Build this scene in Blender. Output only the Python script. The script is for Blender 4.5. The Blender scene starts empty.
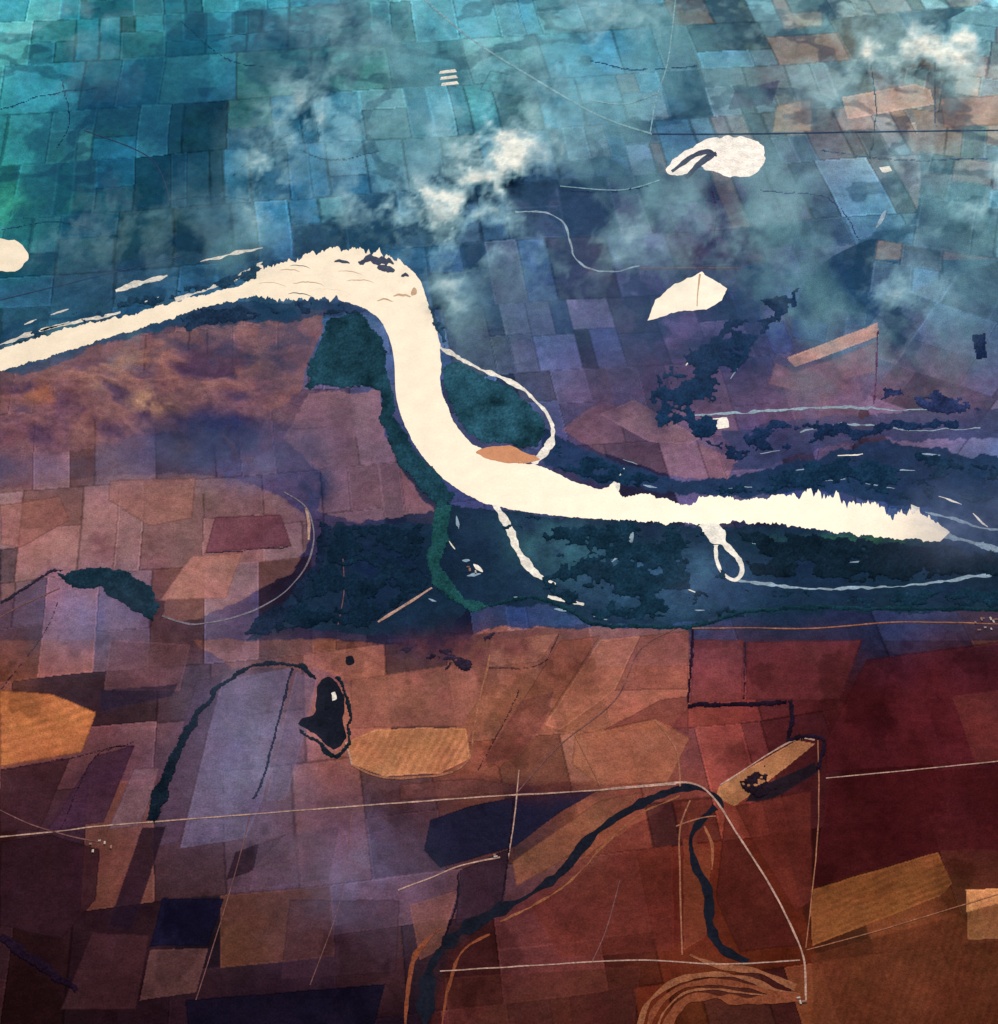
import bpy, bmesh, math, random
import numpy as np
from math import radians
from mathutils import Vector
random.seed(7)
RNG=np.random.RandomState(11)
# ---------------------------------------------------------------- camera frame, image pixels to ground
H=9000.0; PITCH=radians(45); FOV=radians(35); F=512/math.tan(FOV/2)
def P(u,v,z=0.0):
    """image pixel coordinates, cast through the camera -> metres on the plain"""
    u=np.asarray(u,float); v=np.asarray(v,float)
    dx=(u-499)/F; dy=(512-v)/F
    s,c=math.sin(PITCH),math.cos(PITCH)
    dY=s+dy*c; dZ=-c+dy*s
    t=(H-z)/(-dZ)
    return dx*t, dY*t
def s2l(c):
    c=np.asarray(c,float)/255.0
    return np.where(c<=0.04045,c/12.92,((c+0.055)/1.055)**2.4)
LIGHT=np.array([1.08,1.06,1.10])
def alb(c): return np.clip(s2l(c)/LIGHT,0.002,0.9)
# ---------------------------------------------------------------- noise
def vnoise(x,y,seed=0):
    xi=np.floor(x).astype(np.int64); yi=np.floor(y).astype(np.int64)
    fx=x-xi; fy=y-yi
    fx=fx*fx*(3-2*fx); fy=fy*fy*(3-2*fy)
    def h(a,b):
        n=(a*374761393+b*668265263+seed*1442695041)&0xffffffff
        n=((n^(n>>13))*1274126177)&0xffffffff
        n=(n^(n>>16))&0xffff
        return n/65535.0
    return (h(xi,yi)*(1-fx)+h(xi+1,yi)*fx)*(1-fy)+(h(xi,yi+1)*(1-fx)+h(xi+1,yi+1)*fx)*fy
def fbm(x,y,wl,octv=5,seed=0,gain=.5):
    t=0;a=1;s=0
    for i in range(octv):
        t=t+a*vnoise(x/wl+17.3*i,y/wl-9.1*i,seed+i); s+=a; a*=gain; wl=wl/2.03
    return t/s
def inpoly(px,py,poly):
    poly=np.asarray(poly,float)
    res=np.zeros(px.shape,bool)
    x0,y0=poly.min(0)-1; x1,y1=poly.max(0)+1
    m=(px>x0)&(px<x1)&(py>y0)&(py<y1)
    if not m.any(): return res
    x=px[m];y=py[m];r=np.zeros(x.shape,bool)
    n=len(poly);j=n-1
    for i in range(n):
        xi,yi=poly[i];xj,yj=poly[j]
        if yi!=yj:
            c=((yi>y)!=(yj>y))&(x<(xj-xi)*(y-yi)/(yj-yi)+xi)
            r^=c
        j=i
    res[m]=r
    return res
# ---------------------------------------------------------------- curve helpers
def catmull(pts,step=3.0,closed=False):
    pts=[np.array(p,float) for p in pts]; n=len(pts); out=[]
    for i in range(n if closed else n-1):
        if closed: p0,p1,p2,p3=pts[i-1],pts[i],pts[(i+1)%n],pts[(i+2)%n]
        else: p0,p1,p2,p3=pts[max(i-1,0)],pts[i],pts[i+1],pts[min(i+2,n-1)]
        k=max(1,int(np.linalg.norm((p2-p1)[:2])/step))
        for a in range(k):
            t=a/k
            out.append(.5*((2*p1)+(-p0+p2)*t+(2*p0-5*p1+4*p2-p3)*t*t+(-p0+3*p1-3*p2+p3)*t**3))
    if not closed: out.append(pts[-1])
    return np.array(out)
def straight(pts,step=5.0):
    pts=np.array(pts,float);out=[];n=len(pts)
    for i in range(n):
        a=pts[i];b=pts[(i+1)%n];k=max(1,int(np.linalg.norm(b-a)/step))
        for t in range(k): out.append(a+(b-a)*t/k)
    return np.array(out)
def rough(pts,amp,wl=12,seed=1):
    if amp<=0: return pts
    x,y=pts[:,0],pts[:,1]
    q=pts.copy()
    q[:,0]+=amp*3.2*(fbm(x,y,wl,3,seed)-.5)
    q[:,1]+=amp*3.2*(fbm(x,y,wl,3,seed+50)-.5)
    return q
def ribbon_outline(pts,w,amp=0,wl=8,seed=3,step=3):
    arr=[(p[0],p[1],(p[2] if len(p)>2 else w)) for p in pts]
    c=catmull(arr,step)
    d=np.gradient(c[:,:2],axis=0); d/=np.maximum(np.linalg.norm(d,axis=1),1e-6)[:,None]
    nrm=np.stack([-d[:,1],d[:,0]],1)
    w=c[:,2:3]/2
    if amp:
        s=np.arange(len(c))*step
        w=w*(1+np.minimum(.75,amp*.45)*3*(fbm(s,s*0+seed,wl,3,seed)-.5))[:,None]
        w=np.maximum(w,.25)
        c=c.copy(); c[:,:2]=rough(c[:,:2],amp*.5,wl*1.5,seed+7)
    return c[:,:2]+nrm*w, c[:,:2]-nrm*w
# ---------------------------------------------------------------- materials
def new_mat(name):
    m=bpy.data.materials.new(name); m.use_nodes=True
    nt=m.node_tree; b=nt.nodes['Principled BSDF']; return m,nt,b
def pos_noise(nt,scale,detail=4,rough=.6):
    g=nt.nodes.new('ShaderNodeNewGeometry'); n=nt.nodes.new('ShaderNodeTexNoise')
    n.inputs['Scale'].default_value=scale; n.inputs['Detail'].default_value=detail; n.inputs['Roughness'].default_value=rough
    nt.links.new(g.outputs['Position'],n.inputs['Vector']); return n.outputs['Fac']
def mrange(nt,src,a,b,c,d):
    r=nt.nodes.new('ShaderNodeMapRange'); nt.links.new(src,r.inputs[0])
    for i,v in zip((1,2,3,4),(a,b,c,d)): r.inputs[i].default_value=v
    return r.outputs[0]
def math_n(nt,op,a,b):
    n=nt.nodes.new('ShaderNodeMath'); n.operation=op
    for i,v in enumerate((a,b)):
        if isinstance(v,(int,float)): n.inputs[i].default_value=v
        else: nt.links.new(v,n.inputs[i])
    return n.outputs[0]
def scale_col(nt,col,fac):
    n=nt.nodes.new('ShaderNodeVectorMath'); n.operation='SCALE'
    if isinstance(col,(tuple,list,np.ndarray)): n.inputs[0].default_value=tuple(col)[:3]
    else: nt.links.new(col,n.inputs[0])
    nt.links.new(fac,n.inputs['Scale']); return n.outputs[0]
def land_mat(name,color=None,c1=.3,c2=.3,spec=.0,bump=1.0,fs=.06):
    m,nt,b=new_mat(name)
    a=mrange(nt,pos_noise(nt,.012,5,.7),.3,.7,1-c1,1+c1)
    fn=pos_noise(nt,fs,2,.9)
    f=mrange(nt,fn,.3,.7,1-c2,1+c2)
    k=math_n(nt,'MULTIPLY',a,f)
    if color is None:
        at=nt.nodes.new('ShaderNodeAttribute'); at.attribute_name='Col'; col=at.outputs['Color']
    else: col=tuple(alb(color))
    nt.links.new(scale_col(nt,col,k),b.inputs['Base Color'])
    b.inputs['Roughness'].default_value=.95; b.inputs['Specular IOR Level'].default_value=spec
    bp=nt.nodes.new('ShaderNodeBump'); bp.inputs['Distance'].default_value=bump; bp.inputs['Strength'].default_value=.5
    nt.links.new(fn,bp.inputs['Height']); nt.links.new(bp.outputs[0],b.inputs['Normal'])
    return m
# ---------------------------------------------------------------- mesh builders
def mesh_from(name,co,faces,mat,col=None):
    me=bpy.data.meshes.new(name); co=np.asarray(co,np.float32); faces=np.asarray(faces,np.int32)
    k=faces.shape[1]
    me.vertices.add(len(co)); me.vertices.foreach_set('co',co.ravel())
    me.loops.add(faces.size); me.loops.foreach_set('vertex_index',faces.ravel())
    me.polygons.add(len(faces)); me.polygons.foreach_set('loop_start',np.arange(0,faces.size,k,dtype=np.int32))
    me.update(calc_edges=True); me.validate()
    if col is not None:
        ca=me.color_attributes.new('Col','FLOAT_COLOR','POINT')
        rgba=np.ones((len(co),4),np.float32); rgba[:,:3]=col; ca.data.foreach_set('color',rgba.ravel())
    me.materials.append(mat)
    o=bpy.data.objects.new(name,me); bpy.context.scene.collection.objects.link(o); return o
def submesh(name,co,faces,mat,col):
    used=np.unique(faces); rm=np.zeros(used.max()+1,int); rm[used]=np.arange(len(used))
    return mesh_from(name,co[used],rm[faces],mat,col[used])
def sheet(name,outline,z,mat):
    x,y=P(outline[:,0],outline[:,1],z)
    bm=bmesh.new(); vs=[bm.verts.new((a,b,z)) for a,b in zip(x,y)]
    f=bm.faces.new(vs); f.normal_update()
    if f.normal.z<0: f.normal_flip()
    bmesh.ops.triangulate(bm,faces=[f])
    me=bpy.data.meshes.new(name); bm.to_mesh(me); bm.free(); me.materials.append(mat)
    o=bpy.data.objects.new(name,me); bpy.context.scene.collection.objects.link(o); return o
def ribbon(name,pts,w,z,mat,amp=0,wl=8,seed=3,step=3):
    L,R=ribbon_outline(pts,w,amp,wl,seed,step)
    n=len(L); xl,yl=P(L[:,0],L[:,1],z); xr,yr=P(R[:,0],R[:,1],z)
    co=np.zeros((2*n,3)); co[:n,0]=xl;co[:n,1]=yl;co[n:,0]=xr;co[n:,1]=yr;co[:,2]=z
    i=np.arange(n-1); faces=np.stack([i,i+1,i+1+n,i+n],1)
    o=mesh_from(name,co,faces,mat)
    if o.data.polygons[0].normal.z<0: o.data.flip_normals()
    return o
def canopy(name,poly,color,z=.15,height=8,warp=5,sp=1.3,var=.5,seed=5,holes=0.0):
    poly=np.asarray(poly,float)[:,:2]
    x0,y0=poly.min(0)-6; x1,y1=poly.max(0)+6
    U,V=np.meshgrid(np.arange(x0,x1,sp),np.arange(y0,y1,sp))
    wu=U+warp*3.2*(fbm(U,V,14,5,seed,.6)-.5); wv=V+warp*3.2*(fbm(U,V,14,5,seed+31,.6)-.5)
    M=inpoly(wu,wv,poly)
    if holes>0: M&=fbm(U,V*1.6,26,6,seed+77,.65)>holes
    J=(RNG.rand(*U.shape)-.5)*sp*.6; J2=(RNG.rand(*U.shape)-.5)*sp*.6
    hh=RNG.rand(*U.shape)*.75+.25
    inner=M.copy()
    inner[1:-1,1:-1]=M[1:-1,1:-1]&M[:-2,1:-1]&M[2:,1:-1]&M[1:-1,:-2]&M[1:-1,2:]
    Z=z+np.where(inner,height*hh,0)
    X,Y=P(U+J,V+J2,0)
    ny,nx=U.shape; idx=np.arange(ny*nx).reshape(ny,nx)
    q=M[:-1,:-1]&M[1:,:-1]&M[:-1,1:]&M[1:,1:]
    F4=np.stack([idx[1:,:-1][q],idx[1:,1:][q],idx[:-1,1:][q],idx[:-1,:-1][q]],1)
    k=(1-var+2*var*fbm(U,V,16,4,seed+3))*(.7+.6*RNG.rand(*U.shape))
    col=alb(color)[None,:]*k.ravel()[:,None]
    return submesh(name,np.stack([X.ravel(),Y.ravel(),Z.ravel()],1),F4,M_ATTR,col)
M_ATTR=land_mat('woodland_canopy',None,.25,.3)
M_GROUND=land_mat('farmland_soil',None,.12,.34,bump=.8,fs=.075)
# ---------------------------------------------------------------- ground
cols11=np.array([  # regional land tones; far rows also carry the teal haze tint
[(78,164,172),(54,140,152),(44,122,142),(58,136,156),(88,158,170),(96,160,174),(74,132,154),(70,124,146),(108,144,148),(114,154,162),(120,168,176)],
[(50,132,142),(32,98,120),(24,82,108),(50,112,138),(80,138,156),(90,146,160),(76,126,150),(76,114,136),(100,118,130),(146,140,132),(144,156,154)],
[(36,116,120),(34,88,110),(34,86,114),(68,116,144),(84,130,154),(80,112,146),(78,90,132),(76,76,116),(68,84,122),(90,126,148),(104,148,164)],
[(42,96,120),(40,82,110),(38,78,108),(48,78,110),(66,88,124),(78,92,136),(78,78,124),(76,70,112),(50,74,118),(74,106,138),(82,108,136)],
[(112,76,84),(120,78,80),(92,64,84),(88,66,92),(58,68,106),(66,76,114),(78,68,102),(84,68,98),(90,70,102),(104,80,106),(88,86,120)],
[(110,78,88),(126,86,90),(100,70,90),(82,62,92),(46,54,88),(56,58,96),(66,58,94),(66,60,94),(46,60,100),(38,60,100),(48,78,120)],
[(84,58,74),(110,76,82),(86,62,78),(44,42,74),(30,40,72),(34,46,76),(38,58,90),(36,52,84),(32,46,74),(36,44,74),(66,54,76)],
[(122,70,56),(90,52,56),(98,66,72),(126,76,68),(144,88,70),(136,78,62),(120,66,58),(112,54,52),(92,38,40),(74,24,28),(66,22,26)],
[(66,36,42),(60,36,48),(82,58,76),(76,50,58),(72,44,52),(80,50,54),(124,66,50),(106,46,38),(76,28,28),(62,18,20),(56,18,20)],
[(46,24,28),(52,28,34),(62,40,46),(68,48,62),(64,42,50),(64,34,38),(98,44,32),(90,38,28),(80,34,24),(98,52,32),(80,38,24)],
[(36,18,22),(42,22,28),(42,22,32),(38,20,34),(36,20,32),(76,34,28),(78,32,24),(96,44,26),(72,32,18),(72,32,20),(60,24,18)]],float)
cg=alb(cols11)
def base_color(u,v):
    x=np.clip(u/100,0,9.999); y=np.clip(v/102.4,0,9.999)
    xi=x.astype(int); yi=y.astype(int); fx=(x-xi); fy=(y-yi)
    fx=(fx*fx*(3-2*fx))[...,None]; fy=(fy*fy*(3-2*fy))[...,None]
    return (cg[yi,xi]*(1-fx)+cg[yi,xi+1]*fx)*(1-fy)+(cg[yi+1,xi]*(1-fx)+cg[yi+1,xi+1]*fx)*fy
us=np.concatenate([np.arange(-400,-20,9.),np.arange(-20,1018,1.0),np.arange(1018,1400,9.)])
vs=np.concatenate([np.arange(-250,-16,6.),np.arange(-16,1040,1.0),np.arange(1040,1320,8.)])
U,V=np.meshgrid(us,vs)
X,Y=P(U,V,0)
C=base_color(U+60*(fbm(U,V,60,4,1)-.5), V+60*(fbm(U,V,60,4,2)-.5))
WU=U+16*(fbm(U,V,22,5,3,.6)-.5); WV=V+16*(fbm(U,V,22,5,4,.6)-.5)
PARC=np.ones(U.shape)
def paint(poly,color,op=1.0,warp=1.0,parc=None):
    m=inpoly(U+(WU-U)*warp,V+(WV-V)*warp,poly)
    C[m]=C[m]*(1-op)+alb(color)*op
    if parc is not None: PARC[m]=parc
def blob(cx,cy,rx,ry,color,op,ns=.6,wl=40,seed=9):
    m=(np.abs(U-cx)<rx*2.2)&(np.abs(V-cy)<ry*2.2)
    u=U[m];v=V[m]
    o=np.exp(-((u-cx)/rx)**2-((v-cy)/ry)**2)*op*np.clip(1+ns*4*(fbm(u,v,wl,5,seed,.6)-.5),0,2)
    o=np.clip(o,0,1)[...,None]
    C[m]=C[m]*(1-o)+alb(color)*o
paint([(0,376),(60,356),(120,340),(190,322),(250,322),(330,310),(322,332),(306,360),(302,388),(285,405),(240,420),(190,432),(140,436),(80,452),(0,455)],(120,80,82),.8,1,.3)
paint([(0,490),(110,475),(200,475),(270,490),(305,515),(312,540),(290,572),(240,600),(200,620),(160,618),(165,600),(100,570),(50,570),(0,600)],(134,94,94),.8,.8,.7)
paint([(310,395),(380,390),(385,435),(408,480),(435,512),(360,520),(318,510),(330,480),(285,440)],(126,92,106),.85,.8,.4)
FLOOD=[(245,640),(300,590),(326,548),(336,520),(440,525),(440,500),(500,512),(700,525),(950,540),(1030,556),(1030,612),(860,610),(700,622),(600,625),(540,603),(470,608),(440,640),(370,632),(300,628)]
paint(FLOOD,(22,42,62),.93,1,0)
paint([(1030,500),(1030,620),(1300,640),(1300,480)],(30,50,90),.8,1,0)
paint([(538,425),(600,455),(680,482),(740,478),(820,455),(900,440),(1030,465),(1030,560),(940,545),(940,512),(830,492),(700,497),(600,485),(545,465)],(26,50,82),.9,1,0)
paint([(720,432),(790,418),(880,414),(1030,405),(1030,440),(900,438),(820,448),(760,470),(735,470)],(48,58,94),.8,1,.2)
paint([(560,428),(602,400),(690,440),(738,462),(728,480),(680,478),(600,452)],(112,82,100),.85,.6,.6)
paint([(184,308),(250,300),(330,300),(370,312),(330,318),(260,322),(200,328),(170,330)],(36,56,84),.85,1,0)
paint([(0,376),(0,350),(180,305),(185,325),(100,346),(40,370)],(46,68,94),.8,1,0)
paint([(0,290),(180,250),(260,262),(170,300),(0,345)],(42,80,110),.7,1,.5)
paint([(190,640),(260,640),(350,640),(440,650),(500,625),(600,628),(690,628),(690,705),(655,745),(620,780),(515,785),(470,770),(350,745),(360,690),(320,670),(230,668)],(138,84,70),.7,.6,.9)
paint([(430,1024),(450,950),(540,890),(600,845),(680,800),(700,860),(705,930),(640,960),(520,990),(470,1024)],(86,34,32),.6,.6,1)
# broad tone patches and painted violet haze below the parcel pattern
blob(60,410,60,34,(78,54,78),.6,1,24,5)
blob(20,430,30,20,(92,60,80),.5); blob(225,435,70,26,(38,46,86),.9,.8,30,16); blob(240,470,60,18,(84,88,132),.6,.8,30,17); blob(165,455,50,14,(62,58,96),.5)
blob(310,480,24,30,(44,52,86),.8,1,24,18); blob(0,470,60,16,(62,64,98),.7)
blob(60,535,60,30,(146,100,100),.5); blob(110,540,20,14,(88,54,68),.6,1,16,3)
blob(90,610,56,40,(84,72,104),.7,.5); blob(80,700,50,18,(84,62,82),.4); blob(250,740,60,70,(120,112,148),.5,.7); blob(370,860,60,50,(92,78,112),.4,.8)
blob(700,240,80,50,(60,52,84),.6,.9,34,23); blob(640,250,70,60,(86,84,120),.5,.7,40,24); blob(760,240,40,60,(98,84,106),.4)
blob(560,330,60,50,(80,90,130),.45); blob(480,330,34,50,(96,124,148),.5,.8,24,10)
blob(220,110,100,46,(18,60,90),.6,1,36,29); blob(120,60,70,34,(22,72,100),.4,1,36,30); blob(40,190,50,36,(36,112,108),.4,.6); blob(180,60,40,50,(46,124,130),.4)
blob(345,40,60,30,(28,80,112),.5,1,30,31); blob(340,190,70,40,(44,86,116),.4,1,26,8); blob(80,130,70,50,(24,72,100),.4,1,30,12)
blob(900,720,120,60,(72,22,28),.6); blob(930,810,90,36,(48,16,20),.5); blob(560,700,60,30,(150,92,72),.5,.7,24,33)
blob(60,900,70,60,(44,24,32),.6); blob(300,970,100,30,(52,28,40),.5); blob(760,870,40,50,(84,34,28),.5)
# parcels
def parcels(ang,wx,wy,seed,warp=40):
    a=math.radians(ang); A=X*math.cos(a)+Y*math.sin(a); B=-X*math.sin(a)+Y*math.cos(a)
    A=A+warp*2*(fbm(X,Y,1800,2,seed+5)-.5); B=B+warp*2*(fbm(X,Y,1800,2,seed+6)-.5)
    r=np.floor(B/wy); rs=RNG.rand(4096)
    ri=(r.astype(int)+1000)%4096
    A2=A/wx+rs[ri]; wv=.45+1.3*rs[(ri*7)%4096]; A2=A2*wv
    c=np.floor(A2); ci=c.astype(int)+3000
    hs=((ri*7919+ci*104729+seed*31)%4096)
    tab=RNG.rand(4096); tab2=RNG.rand(4096); tab3=RNG.rand(4096)
    fa=A2-c; fb=B/wy-r
    ea=np.minimum(fa,1-fa); eb=np.minimum(fb,1-fb)
    s1=.35+.3*tab2[hs]; hc=tab3[hs]>.5; half=hc&(fb>s1); eb=np.where(hc,np.minimum(eb,np.abs(fb-s1)),eb); hs=np.where(half,(hs*13+7)%4096,hs)
    s2=.3+.4*tab[hs]; hc=tab3[(hs*3)%4096]>.6; half2=hc&(fa>s2); ea=np.where(hc,np.minimum(ea,np.abs(fa-s2)),ea); hs=np.where(half2,(hs*17+5)%4096,hs)
    e=np.minimum(ea*wx/wv,eb*wy)
    return tab[hs],tab2[hs],e,tab3[(hs*5)%4096]
pa=parcels(-15,520,820,1,60); pb=parcels(7,640,960,2,60); pc=parcels(-32,430,1000,3,60)
sel=fbm(X,Y,5200,2,8); w=sel>.5; w3=sel<.38
w=w|(V>640)&(sel>.4)
h1,h2,ed,h3=[np.where(w3,c,np.where(w,b,a)) for a,b,c in zip(pa,pb,pc)]
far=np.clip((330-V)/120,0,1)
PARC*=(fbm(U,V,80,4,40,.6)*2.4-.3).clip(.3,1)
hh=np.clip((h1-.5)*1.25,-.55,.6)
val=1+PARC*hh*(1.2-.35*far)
warm=(h2-.5)*PARC*.5
C*=val[...,None]
C[...,0]*=1+warm; C[...,2]*=1-warm*.6; C[...,1]*=1+np.where(V<300,-warm*.15,warm*.15)
tan=(h3>.82)&(U>560)&(V<260)
o=np.where(tan,.5*np.clip((U-560)/220,0,1),0)[...,None]; C[:]=C*(1-o)+alb((160,138,128))*o
dkp=(h3<.2)&(V<330); o=np.where(dkp,.4,0)[...,None]*PARC[...,None]; C[:]=C*(1-o)+alb((20,60,90))*o
gr=(h3>.5)&(h3<.58)&(V<300)&(U<500); o=np.where(gr,.3,0)[...,None]; C[:]=C*(1-o)+alb((70,140,134))*o
tan=(h3<.12)&(V>640); o=np.where(tan,.22,0)[...,None]; C[:]=C*(1-o)+alb((150,88,60))*o
dkp=(h3>.84)&(V>640); o=np.where(dkp,.45,0)[...,None]; C[:]=C*(1-o)+alb((36,20,30))*o
pixm=np.where(V<300,14,7)*(.4+1.2*fbm(X,Y,700,3,45))
line=(ed<pixm)&(PARC>.25); lr=h3<.4
C[line&lr]*=1.4; C[line&~lr]*=.55
# named fields: part of the same continuous ground surface
FID=np.zeros(U.shape,int); nf=0
def field(pts,color,op=.9,stripe=None):
    global nf
    nf+=1
    m=inpoly(U+(WU-U)*.1,V+(WV-V)*.1,pts)
    C[m]=C[m]*(1-op)+alb(color)*op
    if stripe:
        a,per,am=stripe
        C[m]*=(1+am*np.sin((U[m]*math.cos(a)+V[m]*math.sin(a)+5*fbm(U[m],V[m],20,3,nf))*2*math.pi/per)*fbm(U[m],V[m],15,2,5))[:,None]
    e=m.copy(); e[1:-1,1:-1]=m[1:-1,1:-1]&~(m[:-2,1:-1]&m[2:,1:-1]&m[1:-1,:-2]&m[1:-1,2:])
    C[e]*=random.choice([.6,.7,1.2,1.35])
    FID[m]=nf
field([(787,358),(877,323),(879,336),(795,367)],(204,154,140))
field([(775,362),(795,372),(862,348),(876,342),(876,372),(800,392),(768,384)],(136,98,116))
field([(842,97),(915,84),(930,90),(934,104),(848,119)],(186,156,142))
field([(940,98),(1010,94),(1010,124),(944,128)],(168,140,128))
field([(776,106),(812,98),(812,131),(772,133)],(156,138,130))
field([(780,14),(822,10),(822,26),(784,30)],(156,158,150))
field([(735,90),(780,80),(772,104),(728,110)],(70,70,96))
field([(215,517),(280,514),(292,546),(205,553)],(104,60,74))
field([(192,556),(243,552),(226,598),(160,600)],(162,108,102))
field([(110,480),(196,478),(192,518),(150,526),(108,500)],(140,92,86),.7)
field([(0,505),(60,496),(70,520),(20,548),(0,545)],(144,90,82),.6)
field([(600,414),(634,400),(700,438),(690,444),(650,442)],(128,96,112))
field([(345,742),(375,730),(420,728),(466,728),(470,758),(440,773),(385,776),(352,764)],(170,110,76),.9,(.5,7,.22))
field([(575,735),(655,718),(690,738),(668,782),(600,786),(572,764)],(146,86,66),.8)
field([(350,680),(470,662),(485,690),(462,726),(352,728)],(136,82,72),.8)
field([(490,640),(560,632),(540,662),(486,668)],(148,96,82),.7)
field([(600,640),(640,636),(615,690),(560,730),(545,725)],(154,94,76),.7)
field([(640,636),(690,630),(688,690),(615,690)],(130,72,64),.7)
field([(560,640),(600,636),(545,722),(500,768),(486,760)],(128,72,58),.7)
field([(660,700),(688,696),(688,735),(655,718),(600,732)],(104,52,50),.7)
field([(400,784),(470,778),(515,785),(515,793),(400,800)],(96,56,54),.7)
field([(520,700),(555,690),(545,725),(515,760),(480,765)],(112,62,56),.7)
field([(0,690),(52,694),(96,712),(82,752),(0,766)],(172,100,62),.9,(1.3,9,.22))
field([(95,756),(135,745),(104,822),(46,832)],(60,34,52))
field([(134,768),(160,768),(150,800),(140,826),(108,830)],(104,74,84))
field([(196,680),(222,676),(180,842),(150,848)],(74,54,74),.75)
field([(222,680),(292,668),(262,800),(246,838),(180,848)],(104,94,126),.5)  # lilac haze tone mixed into the field colour
field([(296,672),(316,680),(306,730),(285,800),(266,800)],(90,74,98),.6)
field([(0,770),(70,758),(40,830),(0,832)],(56,30,38))
field([(0,842),(50,834),(100,850),(96,900),(60,940),(0,925)],(44,22,30))
field([(142,828),(166,826),(132,930),(108,926)],(32,18,30))
field([(162,898),(224,898),(208,945),(150,946)],(20,16,36),1)
field([(185,1000),(385,984),(370,1045),(190,1045)],(18,13,28),1)
field([(236,852),(286,834),(250,872),(226,880)],(40,22,34))
field([(150,950),(208,948),(196,992),(140,1000)],(86,54,54),.8)
field([(92,932),(150,935),(136,1010),(60,1010)],(62,34,40),.8)
field([(430,820),(470,806),(515,797),(600,790),(560,812),(516,846),(440,868),(424,850)],(28,26,46),1)
field([(460,870),(510,848),(502,905),(455,926)],(44,28,40))
field([(600,800),(640,792),(610,826),(560,862),(516,886),(512,862)],(122,72,56))
field([(720,785),(797,740),(815,744),(762,786),(734,806),(716,796)],(168,110,76))
field([(752,790),(815,762),(818,772),(772,800),(745,802)],(32,22,30),1)
field([(830,778),(1010,764),(1010,850),(940,850),(812,888)],(62,18,22),.8)
field([(810,890),(938,852),(952,884),(940,896),(812,946)],(120,68,38),.9,(1.2,6,.22))
field([(966,890),(1008,888),(1008,938),(968,940)],(190,126,82),1)
field([(812,955),(1010,900),(1010,1045),(812,1045)],(82,40,26),.7,(.3,8,.15))
field([(684,838),(712,850),(706,936),(684,950)],(108,52,36),.8)
field([(694,640),(744,640),(742,700),(690,704)],(110,52,54),.8)
field([(746,642),(862,640),(840,700),(746,700)],(98,42,46),.8)
field([(866,660),(1010,640),(1010,760),(826,772),(826,740)],(74,24,30),.7)
field([(490,70),(560,84),(548,102),(480,90)],(90,148,160),.6)
field([(260,840),(340,826),(330,880),(250,890)],(82,60,74),.7)
field([(110,640),(190,645),(180,690),(104,690)],(96,62,70),.6)
field([(100,690),(178,684),(172,696),(100,712)],(36,28,44),.8)
field([(410,905),(458,890),(440,950),(420,960)],(102,62,56),.7)
field([(530,905),(610,855),(672,845),(674,950),(560,958)],(94,40,34),.6)
field([(725,812),(745,845),(802,945),(740,952),(716,900)],(72,28,26),.7)
field([(735,806),(812,790),(812,900),(796,912),(752,840)],(94,38,32),.7)
field([(445,978),(600,968),(640,966),(632,1045),(450,1045)],(72,34,30),.6)
field([(290,900),(400,900),(396,972),(280,980)],(58,36,48),.5)
# patches over the parcels
blob(670,580,74,30,(58,92,124),.85,.7,22,20); blob(560,548,44,26,(52,92,106),.7,.9,22,21); blob(740,590,60,16,(34,56,92),.6)
blob(820,560,70,26,(20,36,58),.7); blob(850,540,60,6,(46,96,70),.7,.8,14,2); blob(380,570,60,40,(18,32,60),.6); blob(440,640,50,22,(30,32,56),.7,.9,24,3)
blob(650,400,60,36,(58,52,80),.6,.9,30,22); blob(600,380,40,26,(116,86,106),.4)
blob(900,345,16,18,(24,40,84),1,.7,16,25); blob(940,330,50,50,(98,96,120),.4); blob(830,390,60,26,(136,92,112),.6,.6,30,26); blob(950,380,50,30,(116,82,106),.5)
blob(770,290,80,32,(30,60,96),.85,1,30,27); blob(250,270,120,18,(28,52,82),.6,.9,30,28); blob(730,350,50,30,(34,52,88),.6,1,24,27)
blob(10,210,20,24,(60,156,140),.6,.8,12,16); blob(500,650,90,16,(100,54,58),.6,1,20,32); blob(560,792,60,10,(58,30,38),.7,.8)
blob(250,750,40,80,(124,116,150),.35,.8,50,55)  # soft lilac haze painted onto the ground
# gullied upland
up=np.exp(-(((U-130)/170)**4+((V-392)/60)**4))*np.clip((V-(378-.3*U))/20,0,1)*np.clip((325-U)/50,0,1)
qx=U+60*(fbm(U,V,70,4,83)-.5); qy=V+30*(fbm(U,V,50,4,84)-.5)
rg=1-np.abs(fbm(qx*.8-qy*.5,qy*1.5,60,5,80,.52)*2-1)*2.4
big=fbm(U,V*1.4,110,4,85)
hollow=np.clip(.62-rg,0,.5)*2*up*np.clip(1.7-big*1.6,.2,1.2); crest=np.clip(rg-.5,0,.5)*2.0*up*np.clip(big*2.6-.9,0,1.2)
o=np.clip(hollow,0,.85)[...,None]; C[:]=C*(1-o)+alb((64,48,76))*o  # bluish ridge shade painted into the colour of the hollows
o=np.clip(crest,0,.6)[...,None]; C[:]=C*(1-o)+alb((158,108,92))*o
blob(150,402,20,12,(184,136,110),.6,1.4,16,12); blob(40,395,26,12,(140,84,68),.6,1.3,16,13); blob(225,435,60,20,(38,46,86),.7,.9,26,16)
# mottling
m1=fbm(U,V,34,6,60,.62); m2=fbm(U,V*1.6,6,3,61,.8); m3=fbm(X*.6+Y*.5,Y,500,5,63)
C*=(1+.8*(m1-.5))[...,None]; C*=(1+.6*(m2-.5))[...,None]; C*=(1+.5*(m3-.5))[...,None]
for k in range(3): C[...,k]*=1+.22*(fbm(U,V,26,5,90+k*7,.65)-.5)
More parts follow.
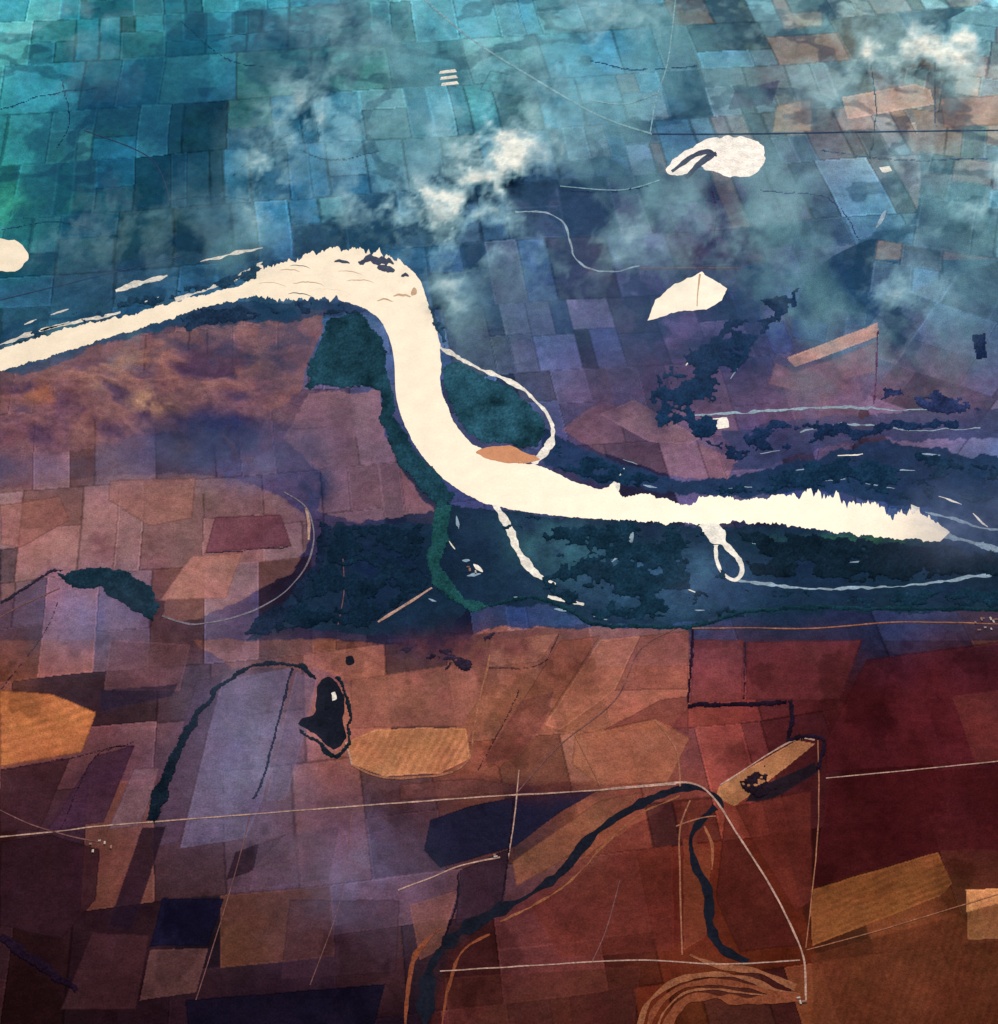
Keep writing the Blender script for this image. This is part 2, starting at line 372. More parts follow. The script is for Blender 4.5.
# wooded threads and copses over the far plain
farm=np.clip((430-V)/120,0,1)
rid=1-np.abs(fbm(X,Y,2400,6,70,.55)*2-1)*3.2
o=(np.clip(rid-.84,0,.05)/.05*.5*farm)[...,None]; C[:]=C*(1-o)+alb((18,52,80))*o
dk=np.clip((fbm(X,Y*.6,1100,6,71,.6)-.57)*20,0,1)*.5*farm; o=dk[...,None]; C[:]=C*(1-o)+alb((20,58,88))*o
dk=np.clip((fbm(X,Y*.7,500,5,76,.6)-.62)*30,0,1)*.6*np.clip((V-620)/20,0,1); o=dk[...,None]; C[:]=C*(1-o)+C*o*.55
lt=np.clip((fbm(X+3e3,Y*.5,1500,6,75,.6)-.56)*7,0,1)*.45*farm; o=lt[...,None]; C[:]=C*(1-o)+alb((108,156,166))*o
# relief
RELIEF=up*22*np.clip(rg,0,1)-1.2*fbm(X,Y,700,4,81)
RELIEF=np.where((U<-5)|(U>1005),RELIEF-1,RELIEF)
X=np.hstack([X[:,:1]*0-260000,X,X[:,-1:]*0+260000]); Y=np.hstack([Y[:,:1],Y,Y[:,-1:]])
RELIEF=np.pad(RELIEF,((1,1),(1,1)),constant_values=-1.5); C=np.pad(C,((1,1),(1,1),(0,0)),mode='edge'); FID=np.pad(FID,1)
X=np.vstack([X[:1],X,X[-1:]]); Y=np.vstack([Y[:1]*0+300000,Y,Y[-1:]*0-120000])
ny,nx=X.shape; idx=np.arange(ny*nx).reshape(ny,nx)
faces=np.stack([idx[1:,:-1].ravel(),idx[1:,1:].ravel(),idx[:-1,1:].ravel(),idx[:-1,:-1].ravel()],1)
fid=FID[:-1,:-1].ravel()
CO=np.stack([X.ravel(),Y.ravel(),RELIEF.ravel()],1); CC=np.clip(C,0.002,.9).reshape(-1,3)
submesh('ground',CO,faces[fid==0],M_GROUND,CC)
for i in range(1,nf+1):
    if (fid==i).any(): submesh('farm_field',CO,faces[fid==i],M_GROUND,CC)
# ---------------------------------------------------------------- water
def water_mat(name,col,rgh,spec=.5,c1=.06,c2=.05,sc=.01):
    m,nt,b=new_mat(name)
    a=mrange(nt,pos_noise(nt,sc,6,.6),.3,.7,1-c1,1+c1); f=mrange(nt,pos_noise(nt,.05,3,.6),.3,.7,1-c2,1+c2)
    nt.links.new(scale_col(nt,col,math_n(nt,'MULTIPLY',a,f)),b.inputs['Base Color'])
    b.inputs['Roughness'].default_value=rgh; b.inputs['Specular IOR Level'].default_value=spec
    bp=nt.nodes.new('ShaderNodeBump'); bp.inputs['Distance'].default_value=.6; bp.inputs['Strength'].default_value=.5
    nt.links.new(pos_noise(nt,.04,4,.6),bp.inputs['Height']); nt.links.new(bp.outputs[0],b.inputs['Normal'])
    return m
M_RIVER=water_mat('glint_water',(.77,.64,.47),.45,.2,.08,.06,.006)  # sun glint painted as a cream diffuse colour, river and ponds
M_CHAN=water_mat('channel_water',(.55,.50,.42),.45,.2,.35,.3)
M_PALE=water_mat('shallow_water',(.15,.23,.30),.5,.1,.5,.4)
M_DARK=water_mat('dark_water',(.008,.0095,.016),.9,.0,.3,.3)
M_SAND=land_mat('wet_sand',(198,136,102),.12,.12)
ZW=.8
bank=[(-20,360),(0,350),(40,337),(80,325),(130,315),(175,302),(215,292),(240,286),(252,272),(268,264),(292,260),(315,252),(345,248),(378,252),(402,262),(420,280),(427,300),(437,330),(441,360),(440,385),(447,405),(456,425),(470,442),(490,453),(512,462),(540,466),(570,480),(600,489),(612,484),(622,494),(650,496),(690,504),(706,497),(745,499),(790,494),(830,495),(868,504),(900,513),(925,518),(950,532)]
bank2=[(940,541),(905,539),(860,535),(820,530),(780,525),(740,523),(700,524),(660,522),(600,519),(550,515),(510,509),(480,501),(455,487),(435,470),(415,445),(403,420),(396,395),(394,360),(388,335),(375,315),(350,303),(320,298),(290,300),(262,297),(240,299),(200,309),(160,322),(110,337),(60,353),(20,366),(-20,378)]
o1=catmull(bank,1.2); o2=catmull(bank2,1.2)
def vary(o,seed,top):
    q=o.copy(); u=o[:,0]
    amp=np.where(u<255,3.4,np.where(u>600,5,1.6)); amp=np.where((u>790),15 if top else 4,amp); amp=np.where((u>255)&(u<400)&(o[:,1]<300),7,amp)
    amp=amp*np.clip((950-u)/30,.1,1)
    ax=np.where((u>400)&(u<480)&(o[:,1]<470),1.6,0.0)
    q[:,0]+=ax*2*(fbm(o[:,0],o[:,1],7,5,seed+1,.75)-.5)
    q[:,1]+=amp*2.4*(fbm(o[:,0],o[:,1],6,5,seed+2,.75)-.5)
    return q
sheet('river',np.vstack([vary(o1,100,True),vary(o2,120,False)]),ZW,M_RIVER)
M_ISL=land_mat('island_scrub',(66,72,92),.3,.3); M_ISL2=land_mat('island_sand',(196,160,132),.2,.2)
for (cx,cy,rx,ry,mt) in [(376,262,18,5,M_ISL),(386,270,9,4,M_ISL),(342,262,8,2,M_ISL),(308,283,16,1.4,M_ISL2),(330,291,22,1.2,M_ISL2),(405,276,4,2,M_ISL),(290,270,10,1,M_ISL2),(402,296,9,1.6,M_ISL2),(360,281,14,1.2,M_ISL2),(414,291,3,4,M_ISL2),(300,266,10,.9,M_ISL),(300,294,12,1.1,M_ISL),(350,272,12,1.0,M_ISL2),(272,284,14,1,M_ISL2),(322,276,18,1,M_ISL2),(385,300,8,1.2,M_ISL2)]:
    t=np.linspace(0,2*math.pi,40,endpoint=False)
    pts=np.stack([cx+rx*np.cos(t),cy+ry*np.sin(t)+rx*.1*np.cos(t*1+.6)+rx*.1*np.cos(2*t)],1)
    pts[:,1]+=ry*2.2*(fbm(pts[:,0],pts[:,1]*0+cx,5,3,int(cx))-.5)
    sheet('river_island',pts,ZW+.4+random.random()*.4,mt)
sheet('sandbar',rough(catmull([(476,453),(490,447),(510,446),(526,453),(540,459),(524,463),(500,462)],2,True),.7,6,5),ZW+.5,M_SAND)
ch=lambda pts,m=M_CHAN,amp=1.2,seed=1,z=ZW-.25,nm='river_channel': ribbon(nm,pts,4,z,m,amp,7,seed,2)
ch([(438,346,3),(452,354,5),(478,368,3),(508,380,4),(532,397,3),(547,414,4),(553,434,4),(545,452,8),(532,463,9)],seed=31,amp=1.8)
ch([(494,502,7),(500,512,8),(510,530,7),(518,550,8),(530,568,7),(546,580,5),(556,584,2)],seed=33,z=ZW-.2,amp=1.6)
ch([(548,596,2),(562,600,4),(584,604,2)],seed=34)
ch([(633,530,2),(628,545,6),(612,562,2)],M_PALE,1,35)
ch([(706,520,16),(716,534,13),(726,546,7),(738,558,5),(742,572,4),(734,580,3),(722,573,3),(717,560,4),(716,545,6)],seed=36,z=ZW-.15)
ch([(736,580,2),(770,585,3),(810,589,1.5),(850,588,2.6),(900,586,1.4),(950,580,2.6),(990,574,4),(1030,568,4)],M_PALE,1.7,37)
ch([(690,416,1),(740,413,3),(800,408,2),(850,407,3),(900,410,1),(960,407,2)],M_PALE,2,38)
ch([(800,432,1),(850,424,2.4),(910,430,1),(980,428,1)],M_PALE,2,39)
ch([(938,534,8),(960,539,4),(980,545,6),(1010,552,4)],M_PALE,2,391)
ch([(925,512,1),(950,518,3),(985,528,2),(1010,530,3)],M_PALE,2,392)
ch([(612,494,10),(618,482,5),(624,468,2)],seed=40,z=ZW-.1)
sheet('river_channel',rough(straight([(898,536),(906,520),(912,505),(920,508),(918,534)],2),1.6,6,3),ZW-.12,M_CHAN)
for pts in [[(115,291,2),(140,283,6),(168,276,3)],[(175,300,3),(205,290,3),(240,276,4),(262,262,2)],[(40,330,2),(75,322,3),(120,312,2)],[(200,262,1),(232,254,3),(262,248,1)],[(0,345,1),(30,334,4),(70,322,1)]]:
    ch(pts,seed=int(pts[0][0]),nm='backwater',z=ZW-.3,amp=1.8)  # pale ribbons draw backwaters and their sun glint streaks
ch([(515,211,1.2),(540,212,1.6),(562,220,1.2),(570,240,2),(575,258,1.2),(588,268,2),(612,272,1.2),(640,266,1)],M_PALE,1.8,44,nm='stream')
# ponds
sheet('pond',rough(catmull([(667,172),(676,158),(694,146),(716,138),(742,137),(762,145),(764,160),(756,172),(736,178),(712,171),(698,166),(682,176)],1.5,True),1.8,7,51),ZW-.1,water_mat('pond_water',(.66,.58,.50),.45,.2,.3,.25))
ribbon('pond_spit',[(672,172,3),(690,158,5),(708,151,5),(717,156,2)],3,ZW+.3,M_ISL,1,8,52,2)
ribbon('pond_spit',[(686,178,4),(702,162,6),(716,153,3)],3,ZW+.5,M_ISL,1,8,53,2)
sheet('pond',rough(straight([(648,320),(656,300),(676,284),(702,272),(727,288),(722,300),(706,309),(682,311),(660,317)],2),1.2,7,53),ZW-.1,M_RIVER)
ribbon('pond_spit',[(700,274,2),(698,290,1.5),(697,306,1)],2,ZW+.2,M_ISL2,.4,8,54)
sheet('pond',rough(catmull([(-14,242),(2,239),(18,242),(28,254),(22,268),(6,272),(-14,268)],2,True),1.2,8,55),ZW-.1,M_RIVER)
for k in range(3):
    sheet('fish_pond',straight([(440+k,71+k*6),(455+k,69+k*6),(457+k,72+k*6),(439+k,74+k*6)],4),ZW-.1,M_CHAN)
ch([(876,228,1),(882,218,4),(886,210,1)],M_PALE,1.2,5,nm='pond')
sheet('pond',rough(straight([(704,420),(726,418),(730,426),(708,431)],3),1.4,6,57),ZW-.1,M_CHAN)
sheet('pond',rough(straight([(880,168),(890,166),(892,171),(882,172)],3),1,6,58),ZW-.1,M_CHAN)
for (a,b,l,an,w_) in [(458,522,14,80,4),(452,545,10,60,2),(478,568,12,40,5),(466,560,8,0,3),(474,575,14,-10,3),(432,600,8,20,2),(590,470,10,-30,2),(650,486,14,10,2),(580,540,10,60,1.5),(560,610,12,10,2),(600,618,14,10,1.5),(760,545,16,10,1.5),(520,598,12,10,2),(800,470,26,-8,1.5),(900,470,30,4,1.5),(950,500,24,20,2),(860,562,20,0,1.5),(940,566,22,-8,2),(980,520,20,40,2),(700,610,10,0,1.5),(150,300,18,-20,2),(90,330,20,-18,2),(30,322,14,-20,1.5),(60,312,18,-16,1.5),(770,452,20,-10,1.2),(850,455,26,-4,1.2),(930,455,20,6,1.2),(690,360,14,-50,1.5),(735,372,16,-60,1.2),(630,462,16,14,1.2),(780,568,20,6,1.2),(650,606,18,-4,1.4),(690,590,12,20,1.2),(960,556,24,10,1.6),(880,486,30,10,1.4),(835,480,20,-4,1.4),(740,488,24,-2,1.6)]:
    r=math.radians(an); dx,dy=math.cos(r)*l/2,math.sin(r)*l/2
    ribbon('backwater',[(a-dx,b-dy,.6),(a,b,w_),(a+dx,b+dy,.6)],w_,ZW-.35,random.choice([M_CHAN,M_PALE,M_PALE]),1.4,6,int(a),2)
# dark creeks
M_BANK=land_mat('bank_soil',(132,80,56),.35,.4); M_BANK2=land_mat('arc_soil',(118,62,42),.35,.4)
ribbon('creek_bank',[(500,922,1.5),(540,902,2),(575,877,1.5),(604,845,2),(640,814,1.5),(680,796,1.5)],2,.3,M_BANK,1.8,8,63)
ribbon('creek_bank',[(704,826,2),(712,846,2.4),(712,870,1.5)],3,.3,M_BANK,1.2,8,64)
ribbon('creek',[(424,1045,14),(426,1000,12),(432,965,11),(455,936,11),(495,912,10),(535,892,7),(565,868,7),(590,838,7),(620,815,6),(655,797,7),(690,786,7),(716,796,6),(722,808,5)],10,ZW,M_DARK,1.6,12,61)
ribbon('creek',[(716,806,5),(700,822,6),(690,840,6),(696,866,8),(708,892,8),(710,925,9),(722,948,8),(748,962,6)],9,ZW,M_DARK,1.6,12,62)
# ---------------------------------------------------------------- woods and belts
def belt(name,pts,w,color,height=8,warp=2,seed=7,z=.15,sp=1.1,var=.5):
    L,R=ribbon_outline(pts,w); return canopy(name,np.vstack([L,R[::-1]]),color,z,height,warp,sp,var,seed)
FO='riverside_forest'
canopy(FO,[(305,388),(312,352),(326,318),(360,312),(382,335),(390,370),(396,412),(412,450),(440,478),(458,494),(446,515),(430,500),(402,470),(382,432),(378,392),(345,386)],(26,56,70),seed=71,var=.8)
canopy(FO,[(442,366),(452,360),(480,374),(508,386),(530,402),(542,418),(546,436),(536,452),(520,448),(494,444),(474,440),(456,420),(444,398)],(34,70,86),seed=72,var=.9)
canopy(FO,[(436,498),(452,505),(450,540),(440,565),(466,600),(492,606),(470,614),(432,584),(426,560)],(28,68,72),seed=73,warp=3)
canopy(FO,[(648,398),(658,370),(688,352),(716,330),(760,300),(806,290),(780,322),(756,340),(746,362),(716,392),(724,410),(712,436),(690,436),(664,424)],(22,46,76),seed=74,holes=.46,warp=8)
canopy(FO,[(500,516),(700,528),(714,560),(735,586),(860,595),(1020,582),(1020,606),(860,607),(700,618),(600,620),(560,606),(540,586),(520,560)],(20,44,62),seed=75,holes=.5,warp=6)
canopy(FO,[(740,530),(940,545),(1020,556),(1020,575),(860,582),(750,576)],(16,32,46),seed=76,holes=.38,warp=5)
canopy(FO,[(250,636),(305,590),(332,545),(340,525),(425,526),(424,560),(428,584),(400,600),(370,628),(310,626)],(16,34,52),seed=77,holes=.42,warp=7)
canopy(FO,[(545,436),(600,460),(680,486),(740,484),(820,462),(900,448),(1015,470),(1015,500),(940,505),(830,488),(700,496),(600,482),(555,468)],(20,44,68),seed=78,holes=.45,warp=6)
canopy(FO,[(700,440),(780,424),(880,420),(960,418),(960,426),(880,432),(800,444),(740,460)],(26,44,76),seed=79,holes=.44,warp=7)
canopy(FO,[(0,340),(60,318),(140,296),(230,276),(260,262),(256,280),(170,300),(80,322),(0,350)],(30,58,82),seed=80,holes=.48,warp=6)
canopy(FO,[(180,312),(250,303),(330,303),(370,316),(320,312),(250,320),(190,330)],(28,46,70),seed=81,holes=.42,warp=6)
canopy(FO,[(425,290),(445,330),(446,350),(438,340),(430,310)],(40,70,96),seed=82,warp=4)
canopy('woodland',[(58,577),(86,566),(120,570),(150,586),(163,605),(152,622),(126,606),(100,590),(75,588)],(22,42,56),seed=83,warp=4)
canopy('woodland',[(972,336),(986,334),(988,358),(976,362)],(26,40,74),seed=84,warp=3)
canopy('woodland',[(880,392),(960,394),(990,412),(940,414),(880,406)],(40,50,88),seed=85,holes=.45,warp=8)
canopy('woodland',[(240,632),(270,606),(292,592),(314,560),(322,520),(332,524),(326,560),(304,598),(270,636)],(22,34,56),seed=86,holes=.38,warp=5)
belt('shelterbelt',[(488,606),(530,598),(566,608),(600,624),(690,626),(760,610),(850,608),(1010,610)],5,(20,48,60),seed=90)
belt('shelterbelt',[(0,604),(22,590),(50,572),(64,570)],4,(40,34,50),seed=89)
belt('shelterbelt',[(150,822,12),(158,800,14),(172,764,11),(190,728,8),(214,694,6),(240,672,5),(275,663,5),(304,667,5),(316,680,5)],10,(18,28,40),seed=91,warp=3)
belt('shelterbelt',[(292,668),(280,715),(262,780),(254,800)],3.4,(30,30,50),seed=92,warp=1.5)
belt('shelterbelt',[(693,628,4),(692,650,4),(688,704,3)],4,(36,20,34),seed=93,warp=1)
belt('shelterbelt',[(686,706),(740,704),(788,703)],5.5,(28,18,32),seed=94,warp=1.5)
belt('shelterbelt',[(790,700),(792,720),(788,740)],5.5,(28,18,32),seed=95,warp=1.5)
belt('shelterbelt',[(786,740),(822,738),(818,772)],5,(28,18,32),seed=96,warp=1.5)
belt('shelterbelt',[(514,797),(510,840),(502,905)],3,(32,22,36),seed=97,warp=.6)
belt('shelterbelt',[(0,935,9),(30,958,12),(78,990,7)],10,(26,14,28),seed=98,warp=2)
belt('shelterbelt',[(458,872),(456,905),(440,950)],3,(28,18,30),seed=99,warp=1)
belt('shelterbelt',[(712,190),(716,215),(712,245)],2.4,(52,42,74),seed=101,warp=.6)
belt('shelterbelt',[(878,330),(876,375),(874,405)],2.4,(84,52,80),seed=102,warp=.6)
for i,(p,c) in enumerate([([(0,690),(40,640),(60,600)],(56,38,56)),([(60,830),(96,756),(135,745)],(40,24,40)),([(520,690),(500,730),(478,770)],(70,40,44)),([(560,632),(540,664),(488,668)],(74,44,48)),([(745,642),(744,700)],(52,26,36)),([(862,640),(838,706)],(60,26,34)),([(205,553),(290,547)],(60,40,56)),([(0,770),(70,758),(134,742)],(50,30,42)),([(60,75),(70,120),(56,150)],(20,54,84)),([(220,190),(260,150),(300,130)],(22,58,88)),([(130,210),(200,196),(250,200)],(24,60,88)),([(180,20),(230,60),(300,70)],(20,64,92)),([(560,190),(600,192),(650,186)],(38,56,90)),([(870,60),(876,110),(870,160)],(60,76,94)),([(935,60),(936,128)],(66,80,98)),([(280,140),(330,160),(380,150)],(28,74,102)),([(0,110),(60,92),(120,88)],(20,62,92)),([(210,40),(290,30),(350,46)],(26,78,106)),([(590,60),(640,70),(700,66)],(44,82,112)),([(820,150),(900,160),(990,158)],(60,80,108)),([(760,190),(830,200),(860,240)],(46,62,100)),([(0,230),(60,222),(120,240)],(24,66,94))]):
    belt('tree_row',p,2.2,c,7,1.2,120+i)
canopy('hedgerow',[(380,640),(440,650),(480,640),(500,628),(470,670),(430,662),(384,656)],(44,34,52),seed=103,holes=.5,warp=6)
canopy('hedgerow',[(735,780),(800,752),(812,760),(780,790),(755,802)],(30,20,30),seed=104,holes=.5,warp=4)
# oxbow lake
sheet('oxbow_lake',rough(catmull([(320,682),(328,677),(337,682),(345,702),(343,722),(345,738),(336,750),(325,744),(315,734),(301,726),(300,721),(314,712),(316,698)],2,True),1.3,8,66),ZW,M_DARK)
belt('shelterbelt',[(336,676),(346,694),(350,720),(348,742),(336,756),(318,744),(298,730)],5,(22,34,44),seed=105,z=1,warp=3)
sheet('lake_island',rough(straight([(331,693),(335,692),(337,699),(332,701)],2),1,5,3),ZW+.4,M_CHAN)
t=np.linspace(0,2*math.pi,20,endpoint=False)
sheet('pond',rough(np.stack([350+5*np.cos(t),660+5*np.sin(t)],1),1,4,2),ZW,M_DARK)
# ---------------------------------------------------------------- roads
M_RD=land_mat('gravel_road',(166,130,118),.45,.4); M_RD2=land_mat('dirt_track',(140,90,70),.45,.4)
M_RD3=land_mat('far_road',(116,152,164),.45,.4); M_RD4=land_mat('farm_track',(106,70,70),.45,.4); M_RD5=land_mat('dark_lane',(44,64,92),.3,.3)
def road(name,pts,w,m,seed=1,amp=.25): return ribbon(name,pts,w,1.3+random.random()*.5,m,amp,14,seed)
road('country_road',[(-10,838),(60,831),(100,826),(200,818),(330,808),(450,799),(515,795),(600,790),(676,784)],1.3,M_RD,1,.5)
road('country_road',[(826,778),(900,771),(1010,760)],1,M_RD,2)
road('country_road',[(600,790),(650,785),(690,783),(712,796),(738,835),(768,882),(793,930),(804,960),(806,1000)],1.9,M_RD,3,.5)
road('dirt_road',[(440,971),(540,965),(640,960),(720,964),(800,960)],1.3,M_RD,4,.5)
road('dirt_road',[(519,770),(514,820),(508,860)],1.2,M_RD,5,.5)
road('dirt_road',[(398,890),(430,878),(460,866),(500,857)],1.4,M_RD,6,.5)
road('dirt_road',[(690,800),(680,830),(680,880),(682,955)],1.6,M_RD2,7,.5)
road('dirt_road',[(676,826),(700,818),(716,816)],1.5,M_RD2,8,.5)
road('dirt_road',[(818,740),(818,830),(806,948)],1.2,M_RD2,9,.5)
road('dirt_road',[(420,-5),(470,38),(540,82),(600,116),(652,134)],1.7,M_RD3,10)
road('dirt_road',[(652,134),(740,134),(860,132),(1010,130)],1.4,M_RD5,101)
road('dirt_road',[(676,-5),(668,60),(656,100),(650,134)],1.3,M_RD3,11)
road('dirt_road',[(560,186),(620,190),(660,180)],1,M_RD3,12)
road('dirt_road',[(590,100),(625,104),(660,92)],1.2,M_RD3,13)
road('dirt_road',[(640,268),(700,268),(740,268)],1,M_RD4,14)
road('dirt_road',[(-5,620),(20,606),(60,588)],1.2,M_RD4,15)
road('dirt_road',[(162,616),(195,624),(240,615),(280,596),(306,566),(314,536),(306,508),(284,492)],1.5,land_mat('dusty_track',(112,104,116),.35,.4),16,.9)
road('dirt_road',[(378,622,2),(400,608,3),(432,588,2)],3,M_RD,17,.8)
road('dirt_road',[(306,508,2),(309,524,4),(308,540,2)],3,M_RD,18,1)
road('dirt_road',[(0,810),(30,824),(70,836),(100,842)],1.3,M_RD4,19)
road('levee_road',[(1005,624),(900,622),(820,628),(760,628),(692,628)],1.2,M_RD2,20,.5)
road('dirt_road',[(352,765),(385,777),(440,775),(468,760),(474,728),(482,690),(490,655)],1.9,M_RD2,21,1)
road('dirt_road',[(346,742),(352,765)],1.8,M_RD,22,.4)
road('dirt_road',[(676,628),(640,650),(615,700),(560,745),(515,795)],1.1,M_RD4,23)
road('dirt_road',[(655,720),(676,750),(680,786)],1.6,M_RD2,24,.6)
road('dirt_road',[(575,735),(590,765),(600,786)],1.2,M_RD2,25,.6)
road('dirt_road',[(250,815),(236,870),(215,940),(196,1000)],1.0,M_RD4,26)
road('dirt_road',[(352,812),(340,900),(310,985)],.9,M_RD4,27)
road('dirt_road',[(620,880),(606,930),(592,962)],1,M_RD4,28)
road('dirt_road',[(806,950),(880,930),(1005,892)],1,M_RD2,29)
road('dirt_road',[(720,785),(790,742),(815,740)],1.5,M_RD,30,.6)
road('dirt_road',[(0,300),(90,278),(180,256)],1,M_RD5,31)
road('dirt_road',[(84,130),(150,158),(170,200)],1,M_RD5,32)
road('dirt_road',[(342,545),(344,590),(338,625)],.9,M_RD4,33)
for k,(r,c,w_) in enumerate([(0,M_BANK,5),(8,M_BANK2,5),(15,M_BANK,2),(23,M_BANK2,7)]):
    road('abandoned_channel_bank',[(636+r*1.2,1040),(648+r,1004+r*.6),(675+r*.5,982+r*.8),(710,974+r),(745,978+r),(775,990+r*.4),(800,997+r*.1)],w_,c,40+k,1.3)
road('abandoned_channel_bank',[(690,955,2),(720,966,6),(760,972,5),(796,988,7)],4,M_BANK,46,1.2)
road('abandoned_channel_bank',[(440,1040,2),(448,990,3),(462,952,3),(490,934,2)],3,M_BANK2,48,1.6)
road('abandoned_channel_bank',[(404,1040,2),(408,990,3),(416,955,4),(440,928,2)],3,M_BANK2,49,1.6)
# ---------------------------------------------------------------- farm buildings
def simple(name,c,r=.7):
    m,nt,b=new_mat(name)
    nt.links.new(scale_col(nt,c,mrange(nt,pos_noise(nt,.3,3),.3,.7,.8,1.2)),b.inputs['Base Color']); b.inputs['Roughness'].default_value=r; b.inputs['Specular IOR Level'].default_value=.1; return m
M_WALL=simple('whitewashed_wall',(.5,.46,.4)); M_ROOF=simple('pale_sheet_roof',(.46,.38,.32)); M_ROOF2=simple('tile_roof',(.28,.14,.1)); M_DOOR=simple('dark_opening',(.03,.03,.04))
def barn(u,v,L,W,h,rot,roofm):
    x,y=P(u,v); e=bpy.data.objects.new('farm_building',None); bpy.context.scene.collection.objects.link(e)
    e.location=(float(x),float(y),.5); e.rotation_euler[2]=rot
    def part(n,co,fa,m):
        me=bpy.data.meshes.new(n); me.from_pydata(co,[],fa); me.materials.append(m); o=bpy.data.objects.new(n,me); bpy.context.scene.collection.objects.link(o); o.parent=e
    l,w=L/2,W/2; r=h+W*.3
    part('walls',[(-l,-w,-3),(l,-w,-3),(l,w,-3),(-l,w,-3),(-l,-w,h),(l,-w,h),(l,w,h),(-l,w,h),(-l,0,r),(l,0,r)],[(0,1,5,4),(2,3,7,6),(1,2,6,9,5),(3,0,4,8,7)],M_WALL)
    k=1.0; part('roof',[(-l-k,-w-k,h-.1),(l+k,-w-k,h-.1),(l+k,0,r+.5),(-l-k,0,r+.5),(l+k,w+k,h-.1),(-l-k,w+k,h-.1)],[(0,1,2,3),(3,2,4,5)],roofm)
    part('door',[(-3,-w-.1,0),(3,-w-.1,0),(3,-w-.1,h*.8),(-3,-w-.1,h*.8)],[(0,1,2,3)],M_DOOR)
for (cu,cv,n,s) in [(100,846,5,12),(474,570,4,7),(982,624,9,14),(497,857,2,4),(802,1000,3,5)]:
    for k in range(n):
        barn(cu+random.uniform(-s,s),cv+random.uniform(-s,s)*.5,random.uniform(14,30),random.uniform(9,13),random.uniform(4,6),random.choice([.1,.1+math.pi/2]),random.choice([M_ROOF,M_ROOF2]))
# ---------------------------------------------------------------- thin cloud and tinted haze sheets
def cloud_layer(name,z,blobs,color,seed,thr=.38,gain=2.4,wl=95,amax=.9,core=None):
    uu=np.arange(-120,1120,2.5); vv=np.arange(-90,1110,2.5); A,B=np.meshgrid(uu,vv)
    d=np.zeros(A.shape)
    for cx,cy,rx,ry,s in blobs: d+=s*np.exp(-(((A-cx)/rx)**2+((B-cy)/ry)**2))
    w1=A+40*(fbm(A,B,50,5,seed+9,.6)-.5); w2=B+40*(fbm(A,B,50,5,seed+19,.6)-.5)
    n=fbm(w1,w2,wl,7,seed,.64)
    a=np.clip((n-thr)*gain,0,1.3)*d
    a=np.clip(a,0,amax)
    e=np.minimum(np.minimum(A-uu[0],uu[-1]-A),np.minimum(B-vv[0],vv[-1]-B)); a*=np.clip(e/60,0,1)
    x,y=P(A,B,z); Z=z+40*(fbm(A,B,120,3,seed+4)-.5)
    ny,nx=A.shape; idx=np.arange(ny*nx).reshape(ny,nx)
    keep=(a[:-1,:-1]+a[1:,1:]+a[1:,:-1]+a[:-1,1:])>.03
    F4=np.stack([idx[1:,:-1][keep],idx[1:,1:][keep],idx[:-1,1:][keep],idx[:-1,:-1][keep]],1)
    m=bpy.data.materials.new(name+'_vapour'); m.use_nodes=True; nt=m.node_tree
    for nn in list(nt.nodes): nt.nodes.remove(nn)
    out=nt.nodes.new('ShaderNodeOutputMaterial'); mix=nt.nodes.new('ShaderNodeMixShader'); tr=nt.nodes.new('ShaderNodeBsdfTransparent')
    df=nt.nodes.new('ShaderNodeBsdfDiffuse')
    at=nt.nodes.new('ShaderNodeAttribute'); at.attribute_name='Col'
    rp=nt.nodes.new('ShaderNodeValToRGB'); rp.color_ramp.elements[0].position=.25; rp.color_ramp.elements[1].position=.8
    rp.color_ramp.elements[0].color=(*color,1); rp.color_ramp.elements[1].color=(*(core or color),1)
    nt.links.new(at.outputs['Fac'],rp.inputs[0]); nt.links.new(rp.outputs[0],df.inputs[0])
    f=math_n(nt,'MULTIPLY',at.outputs['Fac'],mrange(nt,pos_noise(nt,.006,4,.7),.3,.7,.65,1.35))
    nt.links.new(f,mix.inputs[0]); nt.links.new(tr.outputs[0],mix.inputs[1]); nt.links.new(df.outputs[0],mix.inputs[2]); nt.links.new(mix.outputs[0],out.inputs[0])
    return submesh(name,np.stack([x.ravel(),y.ravel(),Z.ravel()],1),F4,m,np.repeat(a.ravel()[:,None],3,1))
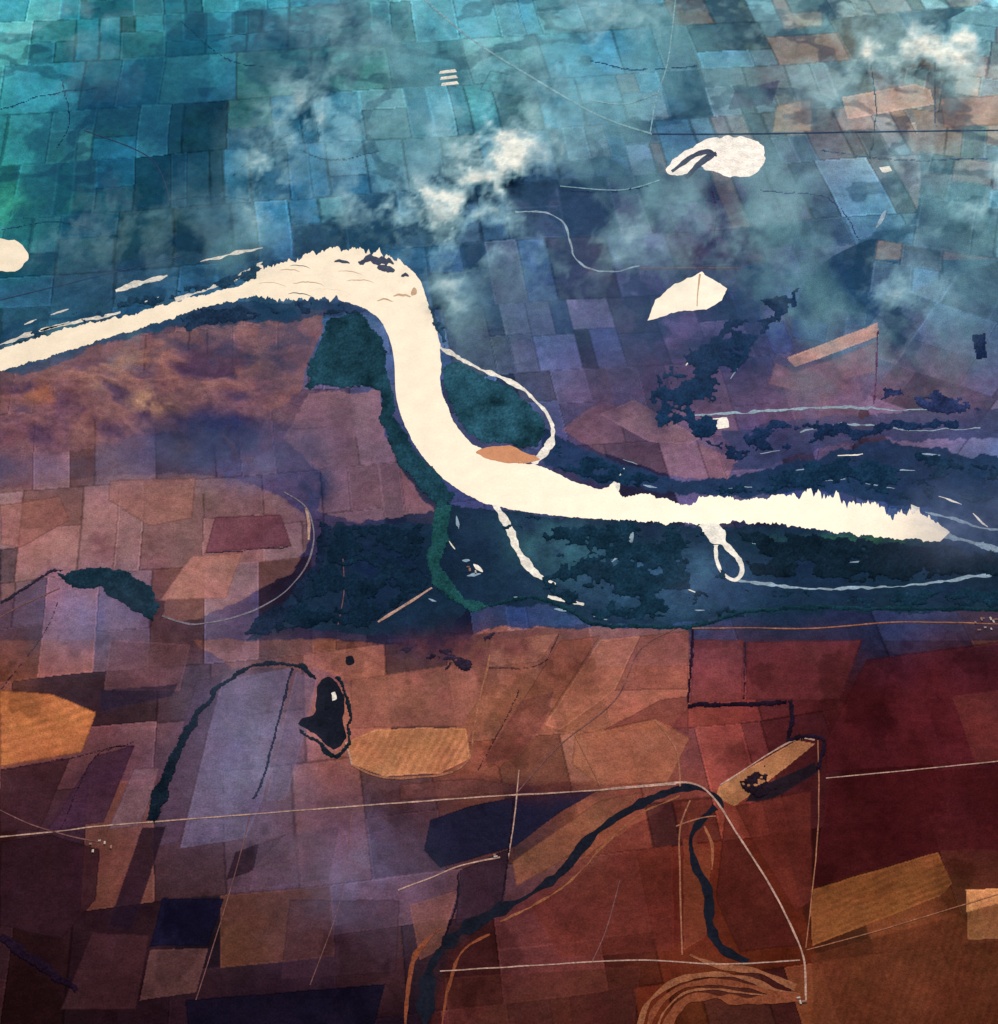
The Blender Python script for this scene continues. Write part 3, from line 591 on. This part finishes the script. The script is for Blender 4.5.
cb=[(320,110,48,40,.85),(495,125,60,55,1.0),(488,178,50,30,.75),(400,205,64,28,1.0),(265,175,26,44,.85),(610,70,70,40,.4),(900,50,130,44,.7),(960,190,64,45,.75),(890,290,70,40,.5),(830,140,70,40,.3),(455,235,54,26,.65),(20,30,100,44,.4),(560,250,80,50,.3),(720,230,110,50,.28),(650,20,140,30,.35),(450,300,26,40,.5),(980,30,50,40,.4),(370,30,90,30,.3),(120,230,120,40,.2)]
cloud_layer('thin_cloud',150,cb,(.42,.74,.80),200,.43,3.6,48,.82,(.84,.84,.74))
hb=[(215,450,100,28,.35),(250,740,50,90,.22),(360,885,60,45,.32),(640,300,140,80,.15),(90,630,70,34,.2),(960,520,70,36,.45),(680,580,80,26,.15),(60,470,80,20,.25)]
cloud_layer('violet_haze',100,hb,(.17,.21,.36),260,.3,1.8,80,.6)  # violet haze drawn as a tinted, partly transparent sheet
# ---------------------------------------------------------------- light
el=radians(47)
sun=bpy.data.lights.new('sun','SUN'); sun.energy=4.5; sun.angle=radians(.5); sun.color=(1,.95,.87)
so=bpy.data.objects.new('sun',sun); bpy.context.scene.collection.objects.link(so)
az=radians(12)  # sun ahead of the aircraft
d=Vector((math.sin(az)*math.cos(el),math.cos(az)*math.cos(el),math.sin(el)))
so.rotation_euler=d.to_track_quat('Z','Y').to_euler()
w=bpy.data.worlds.new('World'); bpy.context.scene.world=w; w.use_nodes=True; nt=w.node_tree
sk=nt.nodes.new('ShaderNodeTexSky'); sk.sky_type='NISHITA'; sk.sun_disc=False; sk.sun_elevation=el; sk.sun_rotation=az
nt.links.new(sk.outputs[0],nt.nodes['Background'].inputs[0]); nt.nodes['Background'].inputs[1].default_value=.07
cam=bpy.data.cameras.new('camera'); co_=bpy.data.objects.new('camera',cam); bpy.context.scene.collection.objects.link(co_)
co_.location=(0,0,H); co_.rotation_euler=(PITCH,0,0); cam.sensor_fit='VERTICAL'; cam.angle=FOV; cam.clip_start=10; cam.clip_end=600000
sc=bpy.context.scene; sc.camera=co_
sc.view_settings.view_transform='Standard'; sc.view_settings.look='None'; sc.view_settings.exposure=0
